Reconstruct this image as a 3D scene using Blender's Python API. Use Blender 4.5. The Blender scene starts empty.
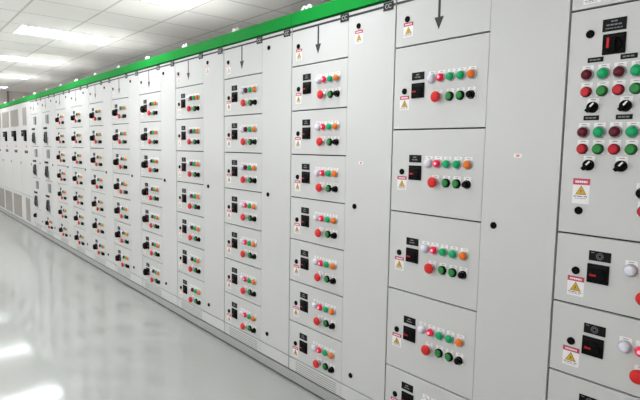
import bpy, bmesh, math, random
from mathutils import Vector, Matrix
random.seed(7)
sc = bpy.context.scene
col = sc.collection

# ------------------------------------------------------------------ materials
def srgb(r, g, b):
    f = lambda c: (c/255/12.92) if c/255 <= .04045 else ((c/255+.055)/1.055)**2.4
    return (f(r), f(g), f(b), 1)

def mat(name, rgb, rough=.5, metal=0, emit=0, emit_rgb=None, noise=.0, bump=0, scale=60, coat=0, spec=.5):
    m = bpy.data.materials.new(name); m.use_nodes = True
    nt = m.node_tree; b = nt.nodes['Principled BSDF']
    c = srgb(*rgb)
    b.inputs['Base Color'].default_value = c
    b.inputs['Roughness'].default_value = rough
    b.inputs['Metallic'].default_value = metal
    b.inputs['Coat Weight'].default_value = coat
    b.inputs['Specular IOR Level'].default_value = spec
    if emit:
        b.inputs['Emission Color'].default_value = srgb(*(emit_rgb or rgb))
        b.inputs['Emission Strength'].default_value = emit
    if noise or bump:
        tc = nt.nodes.new('ShaderNodeTexCoord'); n = nt.nodes.new('ShaderNodeTexNoise')
        n.inputs['Scale'].default_value = scale; n.inputs['Detail'].default_value = 3
        nt.links.new(tc.outputs['Object'], n.inputs['Vector'])
        if noise:
            mx = nt.nodes.new('ShaderNodeMix'); mx.data_type = 'RGBA'
            mx.inputs[6].default_value = tuple(v*(1-noise) for v in c[:3])+(1,)
            mx.inputs[7].default_value = tuple(min(1, v*(1+noise)) for v in c[:3])+(1,)
            nt.links.new(n.outputs['Fac'], mx.inputs[0]); nt.links.new(mx.outputs[2], b.inputs['Base Color'])
        if bump:
            bp = nt.nodes.new('ShaderNodeBump'); bp.inputs['Strength'].default_value = bump
            bp.inputs['Distance'].default_value = .002
            nt.links.new(n.outputs['Fac'], bp.inputs['Height']); nt.links.new(bp.outputs['Normal'], b.inputs['Normal'])
    return m

M = dict(
    panel=mat('powder_coat', (206, 208, 208), .38, noise=.02, scale=3),
    frame=mat('powder_coat_frame', (200, 202, 200), .45, noise=.02, scale=3),
    roof=mat('roof_grey', (214, 214, 212), .6, noise=.02, scale=3),
    dark=mat('gasket_dark', (60, 62, 62), .8, noise=.1),
    green=mat('green_cover', (0, 142, 52), .6, noise=.05, scale=4, spec=.15),
    plinth=mat('plinth_grey', (168, 170, 169), .5, noise=.03),
    slot=mat('slot_grey', (148, 151, 151), .7, noise=.05),
    black=mat('black_plastic', (4, 4, 5), .7, noise=.05, spec=.15),
    plate=mat('engraved_black', (6, 6, 8), .5, noise=.05, spec=.2),
    engr=mat('engraving', (120, 122, 130), .5, noise=.05),
    mimic=mat('mimic_grey', (44, 45, 51), .5, noise=.03),
    mimic_dk=mat('marker_plate', (20, 21, 25), .5, noise=.03),
    mark=mat('marker_letter', (188, 190, 196), .5, noise=.02),
    white=mat('white_plastic', (236, 236, 236), .4, noise=.02),
    legend=mat('legend_white', (242, 242, 242), .5, noise=.01),
    ink=mat('sticker_ink', (140, 140, 146), .6, noise=.05),
    stick=mat('sticker_white', (240, 238, 240), .5, noise=.01),
    header=mat('sticker_red', (196, 66, 96), .5, noise=.03),
    yellow=mat('sticker_yellow', (206, 168, 44), .5, noise=.03),
    boltink=mat('sticker_black', (110, 84, 24), .6, noise=.03),
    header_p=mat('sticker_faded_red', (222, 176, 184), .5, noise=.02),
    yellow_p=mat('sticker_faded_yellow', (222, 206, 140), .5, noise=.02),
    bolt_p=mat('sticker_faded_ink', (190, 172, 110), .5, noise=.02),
    orange_tag=mat('orange_tag', (214, 120, 80), .5, noise=.03),
    red_lit=mat('lens_red_lit', (224, 32, 70), .25, spec=.25, emit=.12, noise=.03),
    red_core=mat('lens_red_core', (255, 170, 190), .3, emit=.35, noise=.01),
    dkred=mat('lens_dark_red', (98, 16, 36), .2, spec=.25, noise=.05),
    green_l=mat('lens_green', (14, 158, 98), .25, spec=.25, emit=.08, noise=.04),
    orange_l=mat('lens_orange', (216, 112, 34), .25, spec=.25, emit=.08, noise=.04),
    white_l=mat('lens_white', (226, 226, 240), .25, noise=.02),
    red_b=mat('button_red', (196, 28, 44), .35, spec=.25, noise=.04),
    green_b=mat('button_green', (40, 136, 62), .35, spec=.25, noise=.04),
    green_dk=mat('button_rim_green', (24, 74, 40), .4, spec=.25, noise=.04),
    mush=mat('mushroom_red', (216, 44, 42), .35, spec=.25, noise=.04),
    chrome=mat('bezel_metal', (190, 192, 196), .3, metal=.7, noise=.03),
    handle=mat('handle_red', (190, 30, 36), .4, spec=.25, noise=.04),
    meter=mat('meter_shadow_grey', (128, 132, 134), .35, noise=.06, scale=40),
    redlabel=mat('label_maroon', (70, 22, 32), .5, noise=.05),
    louver=mat('grille_grey', (168, 163, 158), .5, noise=.06, scale=30),
    louver_dk=mat('grille_slot', (146, 141, 136), .7, noise=.06, scale=30),
    eye=mat('lifting_white', (244, 246, 244), .4, noise=.02),
    lamp_emit=mat('tube_glow', (255, 253, 250), .5, emit=19, emit_rgb=(252, 254, 255), noise=.005),
    blade=mat('louvre_blade', (118, 120, 122), .4, metal=.0, noise=.03),
    lampframe=mat('lamp_frame', (232, 232, 230), .5, noise=.02),
    trim=mat('trim_grey', (128, 122, 118), .6, noise=.05),
)

# ------------------------------------------------------------------ mesh builder
# panel coordinates: u to the right along the cabinet front, w up, n out of the front  ->  x=-n, y=-u, z=w
def P(u, w, n): return Vector((-n, -u, w))

class MB:
    def __init__(s): s.bm = bmesh.new(); s.mats = []
    def mi(s, m):
        if m not in s.mats: s.mats.append(m)
        return s.mats.index(m)
    def face(s, pts, m, smooth=False):
        f = s.bm.faces.new([s.bm.verts.new(P(*p)) for p in pts]); f.material_index = s.mi(m); f.smooth = smooth
        return f
    def box(s, u0, u1, w0, w1, n0, n1, m, bevel=0, front=None):
        b = bmesh.new()
        v = [b.verts.new(P(u, w, n)) for n in (n0, n1) for w in (w0, w1) for u in (u0, u1)]
        for q in ((1, 0, 2, 3), (4, 5, 7, 6), (0, 1, 5, 4), (3, 2, 6, 7), (2, 0, 4, 6), (1, 3, 7, 5)):
            b.faces.new([v[i] for i in q])
        b.normal_update()
        k = s.mi(m)
        for f in b.faces: f.material_index = k
        if front is not None:
            kf = s.mi(front)
            for f in b.faces:
                if f.normal.x < -.9: f.material_index = kf
        if bevel:
            bmesh.ops.bevel(b, geom=list(b.edges), offset=bevel, segments=2, affect='EDGES', profile=.5)
        s.merge(b)
    def merge(s, b):
        vm = {v: s.bm.verts.new(v.co) for v in b.verts}
        for f in b.faces:
            try:
                g = s.bm.faces.new([vm[v] for v in f.verts]); g.material_index = f.material_index; g.smooth = f.smooth
            except ValueError: pass
        b.free()
    def rings(s, cu, cw, prof, m, seg=20, smooth=True, cap=True):
        """lathe about n: prof = [(r, n), ...] from the panel outwards"""
        k = s.mi(m); R = []
        for r, n in prof:
            R.append([s.bm.verts.new(P(cu+r*math.cos(2*math.pi*i/seg), cw+r*math.sin(2*math.pi*i/seg), n)) for i in range(seg)])
        for a, b in zip(R, R[1:]):
            for i in range(seg):
                f = s.bm.faces.new((a[i], a[(i+1) % seg], b[(i+1) % seg], b[i])); f.material_index = k; f.smooth = smooth
        if cap:
            f = s.bm.faces.new(R[-1]); f.material_index = k; f.smooth = False
    def prism(s, pts, n0, n1, m):
        k = s.mi(m)
        a = [s.bm.verts.new(P(u, w, n0)) for u, w in pts]; b = [s.bm.verts.new(P(u, w, n1)) for u, w in pts]
        fs = [s.bm.faces.new(b)]
        for i in range(len(pts)):
            j = (i+1) % len(pts); fs.append(s.bm.faces.new((a[i], a[j], b[j], b[i])))
        for f in fs: f.material_index = k
    def torus(s, c, R, r, m, axis='y', seg=16, ts=8, half=False):
        """ring in the plane of n/w (axis='y') with centre c=(u,w,n)"""
        k = s.mi(m); rows = []
        for i in range(seg):
            a = 2*math.pi*i/seg
            row = []
            for j in range(ts):
                t = 2*math.pi*j/ts; q = R+r*math.cos(t)
                if axis == 'u': p = (c[0]+r*math.sin(t), c[1]+q*math.sin(a), c[2]+q*math.cos(a))
                else: p = (c[0]+q*math.cos(a), c[1]+q*math.sin(a), c[2]+r*math.sin(t))
                row.append(s.bm.verts.new(P(*p)))
            rows.append(row)
        for i in range(seg):
            for j in range(ts):
                f = s.bm.faces.new((rows[i][j], rows[(i+1) % seg][j], rows[(i+1) % seg][(j+1) % ts], rows[i][(j+1) % ts]))
                f.material_index = k; f.smooth = True
    def text(s, body, cu, cw, size, n, m, depth=.0006):
        cv = bpy.data.curves.new('lettering', 'FONT'); cv.body = body; cv.size = size; cv.align_x = 'CENTER'; cv.align_y = 'CENTER'
        cv.extrude = depth; cv.offset = 0
        o = bpy.data.objects.new('lettering', cv); col.objects.link(o)
        dg = bpy.context.evaluated_depsgraph_get(); me = bpy.data.meshes.new_from_object(o.evaluated_get(dg))
        b = bmesh.new(); b.from_mesh(me)
        k = s.mi(m)
        for v in b.verts: x, y, z = v.co; v.co = P(cu+x, cw+y, n+z)
        for f in b.faces: f.material_index = k
        s.merge(b)
        bpy.data.objects.remove(o); bpy.data.curves.remove(cv); bpy.data.meshes.remove(me)
    def mesh(s, name):
        bmesh.ops.recalc_face_normals(s.bm, faces=s.bm.faces[:])
        me = bpy.data.meshes.new(name); s.bm.to_mesh(me); s.bm.free()
        for m in s.mats: me.materials.append(m)
        return me

def link(name, me, parent=None, loc=(0, 0, 0), label=None):
    o = bpy.data.objects.new(name, me); col.objects.link(o)
    o.parent = parent; o.location = loc
    if label: o['label'] = label
    return o
def at(u, w, n=0): return P(u, w, n)
def thing(name, label, cat, loc, group=None):
    o = bpy.data.objects.new(name, None); col.objects.link(o); o.location = loc; o.empty_display_size = .1
    o['label'] = label; o['category'] = cat
    if group: o['group'] = group
    return o

# ------------------------------------------------------------------ shared component meshes (built once)
def lens_mesh(m, core=None, r=.0165):
    b = MB()
    b.rings(0, 0, [(r+.004, 0), (r+.004, .006), (r+.001, .008)], M['chrome'], cap=False)
    b.rings(0, 0, [(r, .007), (r, .015), (r*.9, .019), (r*.6, .0225), (r*.25, .0238)], m)
    if core: b.rings(0, 0, [(r*.42, .0225), (r*.36, .0245), (r*.2, .025)], core)
    return b.mesh('indicator_lamp')
def button_mesh(m, bez, r=.0165, rim=.003):
    b = MB()
    b.rings(0, 0, [(r+.0035, 0), (r+.0035, .008), (r+.002, .010), (r-rim, .010)], bez, cap=False)
    b.rings(0, 0, [(r-rim, .007), (r-rim, .0145), (r-rim-.003, .016)], m)
    return b.mesh('push_button')
def stub_button(r=.0145):     # black raised button
    b = MB()
    b.rings(0, 0, [(r+.003, 0), (r+.003, .008), (r, .010)], M['black'], cap=False)
    b.rings(0, 0, [(r-.002, .008), (r-.002, .022), (r-.005, .025)], M['black'])
    return b.mesh('push_button')
def mush_mesh():
    b = MB()
    b.rings(0, 0, [(.018, 0), (.018, .008), (.012, .010), (.012, .018)], M['chrome'], cap=False)
    b.rings(0, 0, [(.012, .017), (.020, .019), (.0235, .023), (.0235, .027), (.020, .032), (.012, .035), (.004, .0358)], M['mush'], seg=24)
    return b.mesh('emergency_stop_button')
def selector_mesh():
    b = MB()
    b.rings(0, 0, [(.0185, 0), (.0185, .009), (.0165, .012)], M['black'])
    c, s = math.cos(math.radians(48)), math.sin(math.radians(48))
    def rot(pts): return [(u*c-w*s, u*s+w*c) for u, w in pts]
    b.prism(rot([(-.0195, -.0055), (.0185, -.0055), (.0185, .0055), (-.0195, .0055)]), .010, .026, M['black'])
    b.prism(rot([(.001, -.0028), (.0175, -.0028), (.0175, .0028), (.001, .0028)]), .0255, .0268, M['white'])
    return b.mesh('selector_switch')
def lock_mesh(r=.0135):
    b = MB()
    b.rings(0, 0, [(r, 0), (r, .004), (r-.002, .006), (r-.006, .006), (r-.0075, .003)], M['black'], seg=20)
    b.box(-.0012, .0012, -.005, .005, .003, .0042, M['plate'])
    return b.mesh('door_lock')
def legend_mesh():
    b = MB()
    b.box(-.0185, .0185, -.016, .031, 0, .0012, M['legend'])
    b.box(-.008, .008, .0245, .027, .0012, .0014, M['ink'])
    return b.mesh('legend_plate')
def bars(b, cu, w, total, h, n, m, rnd, gaps=3):
    """a line of lettering too small to read, as word-length strokes"""
    x = cu-total/2; parts = [rnd.uniform(.6, 1.4) for _ in range(gaps)]; t = sum(parts)
    for q in parts:
        L = total*q/t; b.box(x, x+L*.82, w-h/2, w+h/2, n, n+.0003, m); x += L
def sticker_mesh(W, H, low=True, pale=False):
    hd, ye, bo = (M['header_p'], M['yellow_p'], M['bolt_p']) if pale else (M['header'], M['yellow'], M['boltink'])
    # danger sticker: origin top-left; red banner, yellow triangle with a bolt, small lines
    b = MB(); rnd = random.Random(3)
    b.box(0, W, -H, 0, 0, .0006, M['stick'])
    hh = H*.27 if not low else H*.25
    b.box(0, W, -hh, 0, .0006, .001, hd)
    bars(b, W/2, -hh*.52, W*.72, hh*.34, .001, M['stick'], rnd, 1 if W < .04 else 6)
    tw = W*.66; th = tw*.86; cy = -hh-.002-th*(1.0 if low else 1.05)
    b.prism([(W/2-tw/2, cy), (W/2+tw/2, cy), (W/2, cy+th)], .0006, .001, bo)
    k = .86; g = th/3
    b.prism([(W/2-tw/2*k, cy+g*(1-k)), (W/2+tw/2*k, cy+g*(1-k)), (W/2, cy+g+(th-g)*k)], .0009, .0014, ye)
    q = tw*.1
    b.prism([(W/2+q*.5, cy+th*.68), (W/2-q, cy+th*.36), (W/2-.1*q, cy+th*.38), (W/2-q*.5, cy+th*.10), (W/2+q, cy+th*.44), (W/2+.1*q, cy+th*.42)], .0012, .0017, bo)
    if low:
        bars(b, W/2, cy-H*.07, W*.85, H*.045, .0006, M['ink'], rnd, 3)
        if cy-H*.16 > -H: bars(b, W/2, cy-H*.15, W*.7, H*.02, .0006, M['engr'], rnd, 4)
    return b.mesh('warning_sticker')
def plate_mesh(W, H, kind):
    """engraved black plate, origin at its centre"""
    b = MB(); rnd = random.Random(5)
    b.box(-W/2, W/2, -H/2, H/2, 0, .002, M['plate'], bevel=.0005)
    n = .002
    if kind == 'lines':
        bars(b, 0, H*.28, W*.3, H*.12, n, M['engr'], rnd, 2)
        bars(b, 0, 0, W*.66, H*.12, n, M['engr'], rnd, 4)
        bars(b, 0, -H*.27, W*.72, H*.08, n, M['engr'], rnd, 6)
    elif kind == 'emblem':
        for R in (.011, .006):
            b.torus((0, 0, n), R, .0012, M['engr'], axis='n', seg=12, ts=6)
        b.box(-W*.4, -W*.25, H*.28, H*.36, n, n+.0003, M['engr'])
    elif kind == 'short':
        bars(b, 0, H*.18, W*.3, H*.16, n, M['engr'], rnd, 1)
        bars(b, 0, -H*.14, W*.46, H*.14, n, M['engr'], rnd, 2)
    elif kind == 'strip':
        bars(b, 0, 0, W*.72, H*.3, n, M['engr'], rnd, 3)
    return b.mesh('name_plate')
def switch_mesh(kind):
    """isolator: square black plate (origin at centre) with boss and handle"""
    b = MB(); W = .070; H = .066
    b.box(-W/2, W/2, -H/2, H/2, 0, .006, M['black'], bevel=.0015)
    b.box(-W/2+.006, W/2-.006, H/2-.013, H/2-.006, .006, .0063, M['plate'])
    b.rings(.002, -.004, [(.024, .006), (.024, .009), (.021, .011)], M['black'], seg=24)
    if kind == 'vertical':
        b.box(-.0055, .0095, -.024, .022, .010, .018, M['black'], bevel=.002)
        b.box(-.0195, -.007, -.016, .021, .008, .019, M['handle'], bevel=.002)
    elif kind == 'rotary':      # deep round rotary handle sitting out to the left
        b.rings(-.016, -.008, [(.031, .006), (.031, .026), (.027, .034), (.012, .037)], M['black'], seg=20)
        b.box(.022, .030, -.012, .0, .006, .012, M['handle'])
    else:
        b.box(-.018, .026, -.0105, .0035, .009, .014, M['black'], bevel=.002)
        b.box(-.024, .000, -.0095, .0005, .0095, .0145, M['handle'], bevel=.0015)
    return b.mesh('isolator_switch')
def arrow_mesh(top, tip):
    b = MB(); b.box(-.006, .006, tip+.045, top, 0, .001, M['mimic'])
    b.prism([(-.024, tip+.052), (0, tip), (.024, tip+.052)], 0, .001, M['mimic'])
    return b.mesh('mimic_arrow')
def marker_mesh():
    b = MB(); b.box(-.031, .031, -.019, .019, 0, .003, M['mimic_dk'], bevel=.0006)
    b.text('CC', 0, -.001, .029, .0032, M['mark'])
    return b.mesh('busbar_marker')
def tag_mesh():
    b = MB(); b.box(-.016, .016, -.007, .007, 0, .0006, M['stick']); b.box(-.006, .007, -.004, .004, .0006, .0009, M['orange_tag'])
    return b.mesh('inspection_tag')
def eye_mesh():
    """pair of lifting rings on a small pad; origin on the cover top"""
    b = MB()
    b.box(-.045, .045, 0, .008, -.03, .03, M['eye'], bevel=.002)
    for q in (-.022, .022):
        b.torus((q, .026, 0), .017, .0065, M['eye'], axis='n', seg=16)
    return b.mesh('lifting_eye')

MS = dict(
    red_lit=lens_mesh(M['red_lit'], M['red_core']), dkred=lens_mesh(M['dkred']), green=lens_mesh(M['green_l']),
    orange=lens_mesh(M['orange_l']), white=lens_mesh(M['white_l'], r=.0175),
    red_b=button_mesh(M['red_b'], M['dkred'], r=.0145, rim=0), green_a=button_mesh(M['green_b'], M['green_dk'], r=.0145, rim=0), green_b=button_mesh(M['green_b'], M['black'], r=.016, rim=.0015), black_b=stub_button(),
    mush=mush_mesh(), sel=selector_mesh(), lock=lock_mesh(), legend=legend_mesh(),
    stk_s=sticker_mesh(.052, .062), stk_l=sticker_mesh(.057, .088), stk_m=sticker_mesh(.057, .070), stk_t=sticker_mesh(.055, .064), stk_p=sticker_mesh(.050, .062, pale=True),
    pl_short=plate_mesh(.070, .034, 'short'), pl_lines=plate_mesh(.073, .040, 'lines'), pl_emb=plate_mesh(.071, .034, 'emblem'),
    pl_strip=plate_mesh(.050, .016, 'strip'),
    sw_h=switch_mesh('horizontal'), sw_v=switch_mesh('vertical'), sw_r=switch_mesh('rotary'),
    arrow=arrow_mesh(.195, .048), marker=marker_mesh(), tag=tag_mesh(), eye=eye_mesh(),
)
LAB = dict(red_lit='lit red indicator lamp', dkred='unlit dark red indicator lamp', green='green indicator lamp',
           orange='orange indicator lamp', white='white indicator lamp', red_b='red push button',
           green_b='green push button in a black ring', green_a='green push button', black_b='black push button')
NAME = dict(red_lit='indicator_lamp', dkred='indicator_lamp', green='indicator_lamp', orange='indicator_lamp', white='indicator_lamp',
            red_b='push_button', green_b='push_button', green_a='push_button', black_b='push_button')

# ------------------------------------------------------------------ cabinets
X0 = 1.84                 # front plane of the line-up
ZT, ZB, ZV = 1.896, .155, .074     # top of the drawers, bottom of the doors, top of the plinth
ZC0, ZC1 = 2.127, 2.199   # green cover
T = .018                  # door thickness
SEAM, GAP = .0075, .0065  # dark joints
_cache = {}
def cached(key, fn):
    if key not in _cache: _cache[key] = fn()
    return _cache[key]
def panel_mesh(name, u0, u1, w0, w1, slots=None):
    def f():
        b = MB(); b.box(u0, u1, w0, w1, -T, 0, M['panel'], bevel=.0015)
        if slots:
            for (a, c, w) in slots: b.box(a, c, w-.0022, w+.0022, -.001, .0004, M['slot'])
        return b.mesh(name)
    return cached((name, round(u0, 4), round(u1, 4), round(w0, 4), round(w1, 4), bool(slots)), f)

def put(kind, dr, u, w, legend=True):
    if legend: link('legend_plate', MS['legend'], dr, at(u, w, 0))
    return link(NAME[kind], MS[kind], dr, at(u, w, .0012 if legend else 0), LAB[kind])
def put_m(dr, u, w, legend=True):
    if legend: link('legend_plate', MS['legend'], dr, at(u, w, 0))
    link('emergency_stop_button', MS['mush'], dr, at(u, w, .0012 if legend else 0), 'red mushroom emergency stop button')

def small_drawer(dr, first='red_lit', sw='sw_h', plate='pl_short', legend=True, wide=False, dw=0, pale=False):
    a = .007 if wide else 0; c = -.003 if wide else 0; w = dw-.003
    link('name_plate', MS[plate], dr, at(.142+a*1.3, -.069+dw))
    link('isolator_switch', MS[sw], dr, at(.146+a*.4, -.130+dw))
    link('door_lock', MS['lock'], dr, at(.068+a, -.128+w))
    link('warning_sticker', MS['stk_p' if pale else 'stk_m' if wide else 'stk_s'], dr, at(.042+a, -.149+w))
    put('white', dr, .252+c, -.094+w, legend)
    for k, u in ((first, .301), ('green', .351), ('orange', .401)): put(k, dr, u+c, -.094+w, legend)
    put_m(dr, .291+(.008 if wide else 0), -.175+w, legend)
    put('green_b', dr, .349+c, -.176+w, legend); put('black_b', dr, .403+c, -.176+w, legend)
def tall_drawer(dr, dw=0):
    link('name_plate', MS['pl_short'], dr, at(.142, -.132+dw))
    link('isolator_switch', MS['sw_h'], dr, at(.144, -.196+dw))
    link('door_lock', MS['lock'], dr, at(.066, -.194+dw))
    link('warning_sticker', MS['stk_t'], dr, at(.040, -.215+dw))
    for k, u in (('white', .219), ('red_lit', .269), ('green', .319), ('green', .370), ('orange', .421)): put(k, dr, u, -.150+dw)
    put_m(dr, .259, -.232+dw)
    put('green_b', dr, .316, -.232+dw); put('green_b', dr, .369, -.232+dw); put('black_b', dr, .420, -.232+dw)
def double_drawer(dr):
    link('name_plate', MS['pl_lines'], dr, at(.145, -.065))
    link('isolator_switch', MS['sw_v'], dr, at(.148, -.127))
    for u, w in ((.093, -.172), (.195, -.172), (.092, -.365), (.194, -.365)): link('name_plate', MS['pl_strip'], dr, at(u, w))
    for i, u in enumerate((.071, .122, .172, .223)):
        a, b = (('dkred', 'red_b'), ('green', 'green_a'))[i % 2]
        for w0 in (-.220, -.413): put(a, dr, u, w0); put(b, dr, u, w0-.057)
    for u in (.095, .197):
        for w in (-.330, -.525):
            link('legend_plate', MS['legend'], dr, at(u, w, 0)); link('selector_switch', MS['sel'], dr, at(u, w, .0012), 'black selector switch with a white pointer')
    link('warning_sticker', MS['stk_l'], dr, at(.046, -.572)); link('door_lock', MS['lock'], dr, at(.071, -.684)); link('door_lock', MS['lock'], dr, at(.071, -.085))
    put('black_b', dr, .264, -.609); put('red_b', dr, .272, -.667)

def feeder_drawer(dr):       # tall breaker compartment of the two feeder cabinets
    b = cached('meter', lambda: (lambda q: (q.box(-.065, .065, -.062, .062, 0, .014, M['meter'], bevel=.003), q.box(-.045, .045, -.01, .045, .014, .015, M['slot']), q.mesh('panel_meter'))[-1])(MB()))
    link('panel_meter', b, dr, at(.32, -.105), 'grey panel meter')
    b = cached('fl', lambda: (lambda q: (q.box(-.11, .11, -.016, .016, 0, .004, M['redlabel'], bevel=.001), q.box(-.03, .11, -.012, .012, .004, .0045, M['black']), q.mesh('name_plate'))[-1])(MB()))
    link('name_plate', b, dr, at(.17, -.233), 'dark maroon name plate')
    def br():
        q = MB()
        q.box(.04, .085, -.11, .01, 0, .004, M['meter'], bevel=.001)  # grey strip stands in for the shadow right of the handle
        q.box(-.055, .05, -.085, .085, 0, .020, M['black'], bevel=.005)
        q.rings(-.045, -.03, [(.036, .0), (.036, .018), (.03, .026), (.012, .03)], M['black'])
        q.box(-.008, .008, -.03, .05, .02, .036, M['black'], bevel=.003)
        return q.mesh('breaker_handle')
    link('breaker_handle', cached('br', br), dr, at(.225, -.37), 'black breaker handle with its shadow as a grey strip')

def base_parts(root, W, split, upper=True):
    frame = cached(('frame', round(W, 3)), lambda: (lambda b: (b.box(.0005, W-.0005, ZV, ZC0-.002, -.60, -.013, M['frame'], front=M['dark']), b.mesh('cabinet_frame'))[-1])(MB()))
    link('cabinet_frame', frame, root)
    def cover():
        b = MB(); b.box(.0012, W-.0012, ZC0, ZC1, -.025, .008, M['green'], bevel=.002)
        return b.mesh('top_fascia')
    link('top_fascia', cached(('cover', round(W, 3)), cover), root, (0, 0, 0), 'green top fascia')
    def roof():
        b = MB(); b.box(.002, W-.002, ZC0, ZC1-.004, -.60, -.026, M['roof'], bevel=.002)
        return b.mesh('roof_panel')
    link('roof_panel', cached(('roof', round(W, 3)), roof), root)
    def plinth():
        b = MB(); b.box(.001, W-.001, .013, ZV-.009, -.58, .006, M['plinth'], bevel=.002)
        b.box(.001, W-.001, 0, .013, -.57, -.004, M['dark']); b.box(.001, W-.001, ZV-.009, ZV, -.57, -.008, M['dark'])
        return b.mesh('plinth')
    link('plinth', cached(('plinth', round(W, 3)), plinth), root)
    link('lifting_eye', MS['eye'], root, at(.055, ZC1, -.06), 'white lifting eye')
def kick(root, W, split):
    h = ZB-ZV; sl = [(.07, split-.04, ZV+.012+i*(h-.03)/4) for i in range(5)]
    link('vent_panel', panel_mesh('vent_panel', SEAM/2, split-.0006, ZV+.002, ZB-GAP/2, sl), root)
    link('kick_panel', panel_mesh('kick_panel', split+.0006, W-SEAM/2, ZV+.002, ZB-GAP/2), root)

def top_panel(root, split, arrow=True, zt=ZT, locks=True, top=(0, 0), pale=False):
    tp = link('top_panel', panel_mesh('top_panel', SEAM/2, split-.0006, GAP/2+zt-ZT, ZC0-.009-ZT), root, (0, 0, ZT))
    if arrow: link('mimic_arrow', MS['arrow'], tp, at(.236+top[0], 0))
    bar = cached(('bar', round(split, 3)), lambda: (lambda b: (b.box(SEAM/2, split-.0006, .196, .207, 0, .001, M['mimic']), b.mesh('mimic_bar'))[-1])(MB()))
    link('mimic_bar', bar, tp)
    link('busbar_marker', MS['marker'], tp, at(.445, .201), 'black busbar marker lettered CC')
    if locks:
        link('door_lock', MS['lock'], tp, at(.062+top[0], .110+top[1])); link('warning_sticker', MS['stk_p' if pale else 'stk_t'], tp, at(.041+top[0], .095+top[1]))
    return tp
def cable_door(root, W, split, sticker=False, tag=None, pale=False):
    cd = link('cable_door', panel_mesh('cable_door', split+.0006, W-SEAM/2, ZB+GAP/2, ZC0-.009), root)
    bar = cached(('bar2', round(split, 3), round(W, 3)), lambda: (lambda b: (b.box(split+.0006, W-SEAM/2, ZT+.196, ZT+.207, 0, .001, M['mimic']), b.mesh('mimic_bar'))[-1])(MB()))
    link('mimic_bar', bar, cd)
    link('busbar_marker', MS['marker'], cd, at(W-.048, ZT+.200), 'black busbar marker lettered CC')
    for w in (.143, -.762, -1.670): link('door_lock', MS['lock'], cd, at(.549, ZT+w))
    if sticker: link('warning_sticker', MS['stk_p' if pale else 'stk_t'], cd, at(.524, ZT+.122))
    if tag: link('inspection_tag', MS['tag'], cd, at(tag[0], ZT+tag[1]), 'small white tag with an orange mark')
    return cd

def cabinet(y_left, y_right, label, rows, sticker=False, tag=None, split=.485, group=None, zt=ZT, top=(0, 0), pale=False):
    W = y_left-y_right
    root = thing('control_cabinet', label, 'cabinet', (X0, y_left, 0), group)
    base_parts(root, W, split); kick(root, W, split); top_panel(root, split, zt=zt, top=top, pale=pale); cable_door(root, W, split, sticker, tag, pale)
    z = zt
    for zb, fill in rows:
        dr = link('drawer', panel_mesh('drawer', SEAM/2, split-.0006, -(z-zb)+GAP/2, -GAP/2), root, (0, 0, z))
        fill(dr); z = zb
    return root

Y = [.835, 1.636, 2.429, 3.211, 3.993, 4.770, 5.530, 6.290, 7.047, 7.802, 8.590, 9.370, 10.20, 11.08, 11.93, 12.78]
seven = [1.643, 1.392, 1.140, .889, .636, .386, ZB]
G = 'control cabinets with seven small drawers'
sd = lambda **k: (lambda d: small_drawer(d, **k))
cabinet(Y[0], Y[0]-.80, 'light grey control cabinet with a double-height panel of paired red and green buttons',
        [(1.143, double_drawer)]+[(z, sd(plate='pl_emb', wide=True, dw=d)) for z, d in ((.892, .003), (.633, -.003), (.381, -.003), (ZB, -.003))], sticker=True, zt=1.911)
cabinet(Y[1], Y[0], 'light grey control cabinet with tall drawers carrying five lamps in a row',
        [(1.521, lambda d: tall_drawer(d, -.007)), (1.139, tall_drawer), (.764, tall_drawer), (.376, tall_drawer), (ZB, sd())], tag=(.635, -.483), split=.491, top=(.008, .010))
cabinet(Y[2], Y[1], 'light grey seven-drawer control cabinet immediately left of the cabinet with tall drawers',
        [(z, sd()) for z in seven], sticker=True, tag=(.587, -.537), group=G, split=.475)
ORD = ['second', 'third', 'fourth', 'fifth', 'sixth', 'seventh', 'eighth']
for i in range(3, 10):
    firsts = ['dkred', 'dkred', 'dkred', 'red_lit', 'red_lit', 'red_lit', 'red_lit'] if i == 3 else ['dkred']*7 if i == 4 else ['dkred']*7
    sw = 'sw_h' if i < 5 else 'sw_r'
    cabinet(Y[i], Y[i-1], 'light grey seven-drawer control cabinet, %s to the left of the tall-drawer cabinet' % ORD[i-3],
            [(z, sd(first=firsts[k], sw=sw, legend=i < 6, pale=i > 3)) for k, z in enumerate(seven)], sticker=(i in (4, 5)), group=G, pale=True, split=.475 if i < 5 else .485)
dbl = [ZT-.503*(i+1) for i in range(3)]
cabinet(Y[10], Y[9], 'light grey feeder cabinet with three black breaker handles above one small drawer',
        [(z, feeder_drawer) for z in dbl]+[(ZB, sd(sw='sw_r', legend=False))], split=.5)
def ball(dr):
    link('isolator_switch', MS['sw_r'], dr, at(.142, -.10))
cabinet(Y[11], Y[10], 'light grey feeder cabinet with three black breaker handles above a single black knob',
        [(z, feeder_drawer) for z in dbl]+[(ZB, ball)], split=.5)

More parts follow.
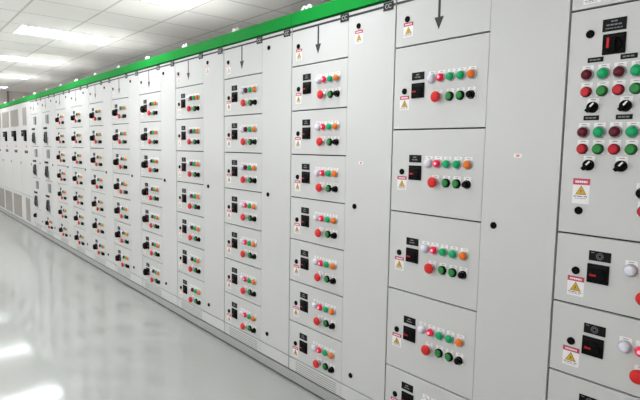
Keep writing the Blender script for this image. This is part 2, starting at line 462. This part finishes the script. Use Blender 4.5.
# incomer cabinets at the far end: grille, black relay block, two small labels, low louvre
def incomer(y_left, y_right, label, gw):
    W = y_left-y_right
    root = thing('incomer_cabinet', label, 'cabinet', (X0, y_left, 0), 'incomer cabinets at the far end')
    base_parts(root, W, W)
    door = link('front_door', panel_mesh('front_door', SEAM/2, W-SEAM/2, .56, ZC0-.009), root)
    link('lower_cover', panel_mesh('lower_cover', SEAM/2, W-SEAM/2, ZV+.002, .553), root)
    u0, u1 = gw
    def grille(h):
        def f():
            b = MB(); b.box(u0, u1, 0, h, 0, .006, M['louver'], bevel=.002)
            n = int((u1-u0)/.06)
            for k in range(n):
                c = u0+(u1-u0)*(k+.5)/n; b.box(c-.008, c+.008, .015, h-.015, .006, .008, M['louver_dk'])
            return b.mesh('ventilation_grille')
        return cached(('gr', round(u0, 3), round(u1, 3), h), f)
    link('ventilation_grille', grille(.30), door, at(0, 1.735), 'grey ventilation grille')
    low = [c for c in root.children if c.name.startswith('lower_cover')][0]
    link('ventilation_grille', grille(.40), low, at(0, .115), 'grey ventilation grille')
    def relay():
        b = MB()
        b.box(-.17, .03, -.005, .10, 0, .022, M['black'], bevel=.004); b.box(.05, .16, -.085, .10, 0, .028, M['black'], bevel=.005)
        b.box(-.13, -.04, .05, .07, .022, .0235, M['engr']); b.box(.08, .13, .0, .03, .028, .036, M['plate'])
        return b.mesh('protection_relay')
    uc = (u0+u1)/2-.06
    link('protection_relay', cached('relay', relay), door, at(uc, 1.56), 'black protection relay beside a tall black handle')
    b = cached('rl', lambda: (lambda q: (q.box(-.05, .05, -.018, .018, 0, .003, M['header_p'], bevel=.0008), q.box(-.035, .035, -.008, .008, .003, .0034, M['header']), q.mesh('warning_sticker'))[-1])(MB()))
    link('warning_sticker', b, door, at(uc+.11, 1.385))
    b = cached('dl', lambda: (lambda q: (q.box(-.12, .12, -.022, .022, 0, .003, M['plate'], bevel=.0008), q.box(-.08, .08, -.005, .005, .003, .0034, M['engr']), q.mesh('name_plate'))[-1])(MB()))
    link('name_plate', b, door, at(uc+.08, 1.295))
    link('door_lock', MS['lock'], door, at(W-.06, 1.1))
incomer(Y[12], Y[11], 'light grey incomer cabinet with a narrow upper grille beside the feeder cabinets', (.24, .54))
incomer(Y[13], Y[12], 'light grey incomer cabinet with a wide upper grille, second from the feeder cabinets', (.05, .74))
incomer(Y[14], Y[13], 'light grey incomer cabinet with a wide upper grille, third from the feeder cabinets', (.03, .70))
incomer(Y[15], Y[14], 'light grey incomer cabinet at the left edge of the photo, farthest of the row', (.05, .72))

# ------------------------------------------------------------------ room
HC = 2.731
XL, XR, YN, YF = -3.4, 3.6, -2.6, 14.9
def plane_obj(name, pts, m):
    me = bpy.data.meshes.new(name); me.from_pydata(pts, [], [list(range(len(pts)))]); me.materials.append(m)
    o = link(name, me); o['kind'] = 'structure'; return o

def floor_mat():
    m = mat('epoxy_floor', (168, 171, 166), .1); nt = m.node_tree; b = nt.nodes['Principled BSDF']
    tc = nt.nodes.new('ShaderNodeTexCoord')
    n = nt.nodes.new('ShaderNodeTexNoise'); n.inputs['Scale'].default_value = .9; n.inputs['Detail'].default_value = 4
    r = nt.nodes.new('ShaderNodeMapRange'); r.inputs['To Min'].default_value = .05; r.inputs['To Max'].default_value = .10
    n2 = nt.nodes.new('ShaderNodeTexNoise'); n2.inputs['Scale'].default_value = 14; n2.inputs['Detail'].default_value = 2
    bp = nt.nodes.new('ShaderNodeBump'); bp.inputs['Strength'].default_value = .018; bp.inputs['Distance'].default_value = .004
    mx = nt.nodes.new('ShaderNodeMix'); mx.data_type = 'RGBA'
    mx.inputs[6].default_value = srgb(157, 159, 157); mx.inputs[7].default_value = srgb(165, 167, 165)
    L = nt.links.new
    L(tc.outputs['Object'], n.inputs['Vector']); L(tc.outputs['Object'], n2.inputs['Vector'])
    L(n.outputs['Fac'], r.inputs['Value']); L(r.outputs['Result'], b.inputs['Roughness'])
    L(n.outputs['Fac'], mx.inputs[0]); L(mx.outputs[2], b.inputs['Base Color'])
    L(n2.outputs['Fac'], bp.inputs['Height']); L(bp.outputs['Normal'], b.inputs['Normal'])
    b.inputs['Specular IOR Level'].default_value = .6
    return m
def ceiling_mat():
    m = mat('ceiling_tiles', (214, 211, 206), .85); nt = m.node_tree; b = nt.nodes['Principled BSDF']; L = nt.links.new
    tc = nt.nodes.new('ShaderNodeTexCoord'); sp = nt.nodes.new('ShaderNodeSeparateXYZ'); L(tc.outputs['Object'], sp.inputs[0])
    def line(out, off):
        a = nt.nodes.new('ShaderNodeMath'); a.operation = 'SUBTRACT'; L(out, a.inputs[0]); a.inputs[1].default_value = off
        p = nt.nodes.new('ShaderNodeMath'); p.operation = 'PINGPONG'; L(a.outputs[0], p.inputs[0]); p.inputs[1].default_value = .3
        c = nt.nodes.new('ShaderNodeMath'); c.operation = 'LESS_THAN'; L(p.outputs[0], c.inputs[0]); c.inputs[1].default_value = .011
        return c
    lx = line(sp.outputs['X'], 2.31); ly = line(sp.outputs['Y'], 4.13)
    mxx = nt.nodes.new('ShaderNodeMath'); mxx.operation = 'MAXIMUM'; L(lx.outputs[0], mxx.inputs[0]); L(ly.outputs[0], mxx.inputs[1])
    n = nt.nodes.new('ShaderNodeTexNoise'); n.inputs['Scale'].default_value = 1.2; L(tc.outputs['Object'], n.inputs['Vector'])
    t = nt.nodes.new('ShaderNodeMix'); t.data_type = 'RGBA'; t.inputs[6].default_value = srgb(236, 233, 229); t.inputs[7].default_value = srgb(242, 240, 236)
    L(n.outputs['Fac'], t.inputs[0])
    mx = nt.nodes.new('ShaderNodeMix'); mx.data_type = 'RGBA'; L(mxx.outputs[0], mx.inputs[0]); L(t.outputs[2], mx.inputs[6])
    mx.inputs[7].default_value = srgb(204, 200, 196); L(mx.outputs[2], b.inputs['Base Color'])
    return m
wallm = mat('wall_paint', (198, 191, 187), .8, noise=.03, scale=2)
plane_obj('floor', [(XL, YN, 0), (XR, YN, 0), (XR, YF, 0), (XL, YF, 0)], floor_mat())
LX0, LX1 = 1.22, 2.30
FY = [4.13+2.4*i for i in range(5)]; FD = .585
def ceiling():
    xs = [XL, LX0, LX1, XR]; ys = [YN]+[v for y in FY for v in (y, y+FD)]+[YF]
    pts, fs = [], []
    for i in range(3):
        for j in range(len(ys)-1):
            if i == 1 and j % 2 == 1: continue           # opening for a recessed light
            k = len(pts); pts += [(xs[i], ys[j], HC), (xs[i], ys[j+1], HC), (xs[i+1], ys[j+1], HC), (xs[i+1], ys[j], HC)]; fs.append((k, k+1, k+2, k+3))
    me = bpy.data.meshes.new('ceiling'); me.from_pydata(pts, [], fs); me.materials.append(ceiling_mat())
    o = link('ceiling', me); o['kind'] = 'structure'
ceiling()
plane_obj('wall_back', [(XL, YF, 0), (XR, YF, 0), (XR, YF, HC), (XL, YF, HC)], wallm)
plane_obj('wall_front', [(XR, YN, 0), (XL, YN, 0), (XL, YN, HC), (XR, YN, HC)], wallm)
plane_obj('wall_left', [(XL, YN, 0), (XL, YF, 0), (XL, YF, HC), (XL, YN, HC)], wallm)
plane_obj('wall_right', [(XR, YF, 0), (XR, YN, 0), (XR, YN, HC), (XR, YF, HC)], wallm)
b = MB(); b.box(-.017, .017, 0, HC, 0, .02, M['trim'], bevel=.003)
tr = link('trim_1', b.mesh('trim_1')); tr.location = (2.44, YF, 0); tr.rotation_euler.z = math.radians(90); tr['kind'] = 'structure'

# ------------------------------------------------------------------ recessed louvred lights
def fixture_parts():
    W, D = LX1-LX0, FD
    def bx(b, x0, x1, y0, y1, z0, z1, m): b.box(-y1, -y0, z0, z1, -x1, -x0, m)
    f = MB(); t = .022; H = .075
    for a in ((-W/2, W/2, -D/2, -D/2+t), (-W/2, W/2, D/2-t, D/2), (-W/2, -W/2+t, -D/2+t, D/2-t), (W/2-t, W/2, -D/2+t, D/2-t)):
        bx(f, *a, -.004, H, M['lampframe'])
    bx(f, -W/2, W/2, -D/2, D/2, H, H+.01, M['lampframe'])
    d = MB(); bx(d, -W/2+t, W/2-t, -D/2+t, D/2-t, H-.006, H-.002, M['lamp_emit'])
    l = MB(); g = (D-2*t)/4
    for k in range(5):
        y = -D/2+t+g*k; q = .003 if k in (0, 4) else .006
        bx(l, -W/2+t, W/2-t, y-q*(k > 0), y+q*(k < 4), -.002, .036, M['blade'])
    n = 14
    for k in range(1, n):
        x = -W/2+t+(W-2*t)*k/n; bx(l, x-.0025, x+.0025, -D/2+t, D/2-t, -.002, .026, M['blade'])
    return f.mesh('lamp_frame'), d.mesh('diffuser'), l.mesh('louvre')
FM, DM, LM = fixture_parts()
LL = ['louvred ceiling light cut by the top edge of the photo, nearest of the row', 'louvred ceiling light second in the row, complete in view',
      'louvred ceiling light third in the row, between the second and fourth', 'louvred ceiling light fourth in the row, partly past the left edge',
      'louvred ceiling light at the far end of the row near the end wall']
for i in range(5):
    r = thing('ceiling_light', LL[i], 'light', ((LX0+LX1)/2, FY[i]+FD/2, HC), 'recessed ceiling lights above the cabinets')
    link('lamp_frame', FM, r); link('diffuser', DM, r, (0, 0, 0), 'glowing diffuser'); link('louvre', LM, r)

def area(x, y, sx, sy, power, spread=115, z=HC-.03):
    L = bpy.data.lights.new('unseen_lamp', 'AREA'); L.shape = 'RECTANGLE'; L.size = sx; L.size_y = sy; L.energy = power; L.color = (.965, .985, 1); L.spread = math.radians(spread)
    o = bpy.data.objects.new('unseen_lamp', L); col.objects.link(o); o.location = (x, y, z)
area(1.70, 2.03, 1.15, .55, 8)          # the same row, nearer than the frame
for y, p in ((-.37, 16), (2.03, 18), (4.43, 20), (6.83, 22), (9.23, 25), (11.63, 34)): area(-1.3, y, 1.15, .55, p)   # unseen lamps added at the left to light the cabinet fronts

# long unseen fill light added on the left to brighten the ceiling
L = bpy.data.lights.new('ceiling_fill', 'AREA'); L.shape = 'RECTANGLE'; L.size = .5; L.size_y = 17; L.energy = 228; L.color = (.97, .985, 1)
o = bpy.data.objects.new('ceiling_fill', L); col.objects.link(o); o.location = (-2.4, 6.5, 1.9); o.rotation_euler = (0, math.radians(180+25), 0)

w = bpy.data.worlds.new('world'); sc.world = w; w.use_nodes = True
w.node_tree.nodes['Background'].inputs[0].default_value = (.8, .82, .85, 1); w.node_tree.nodes['Background'].inputs[1].default_value = .3

# ------------------------------------------------------------------ camera
F = Vector((0.64589192, 0.75693682, -0.09934932)); R = Vector((0.76166287, -0.64776446, 0.01645829)); U = Vector((0.05189707, 0.08630097, 0.9949165))
cam = bpy.data.cameras.new('camera'); cam.sensor_width = 36; cam.lens = 511.625/640*36; cam.clip_start = .05
co = bpy.data.objects.new('camera', cam); col.objects.link(co)
co.matrix_world = Matrix(((R.x, U.x, -F.x, 0), (R.y, U.y, -F.y, 0), (R.z, U.z, -F.z, 1.426), (0, 0, 0, 1)))
sc.camera = co
sc.view_settings.view_transform = 'Standard'; sc.view_settings.look = 'None'; sc.view_settings.exposure = .52
sc.cycles.use_denoising = True
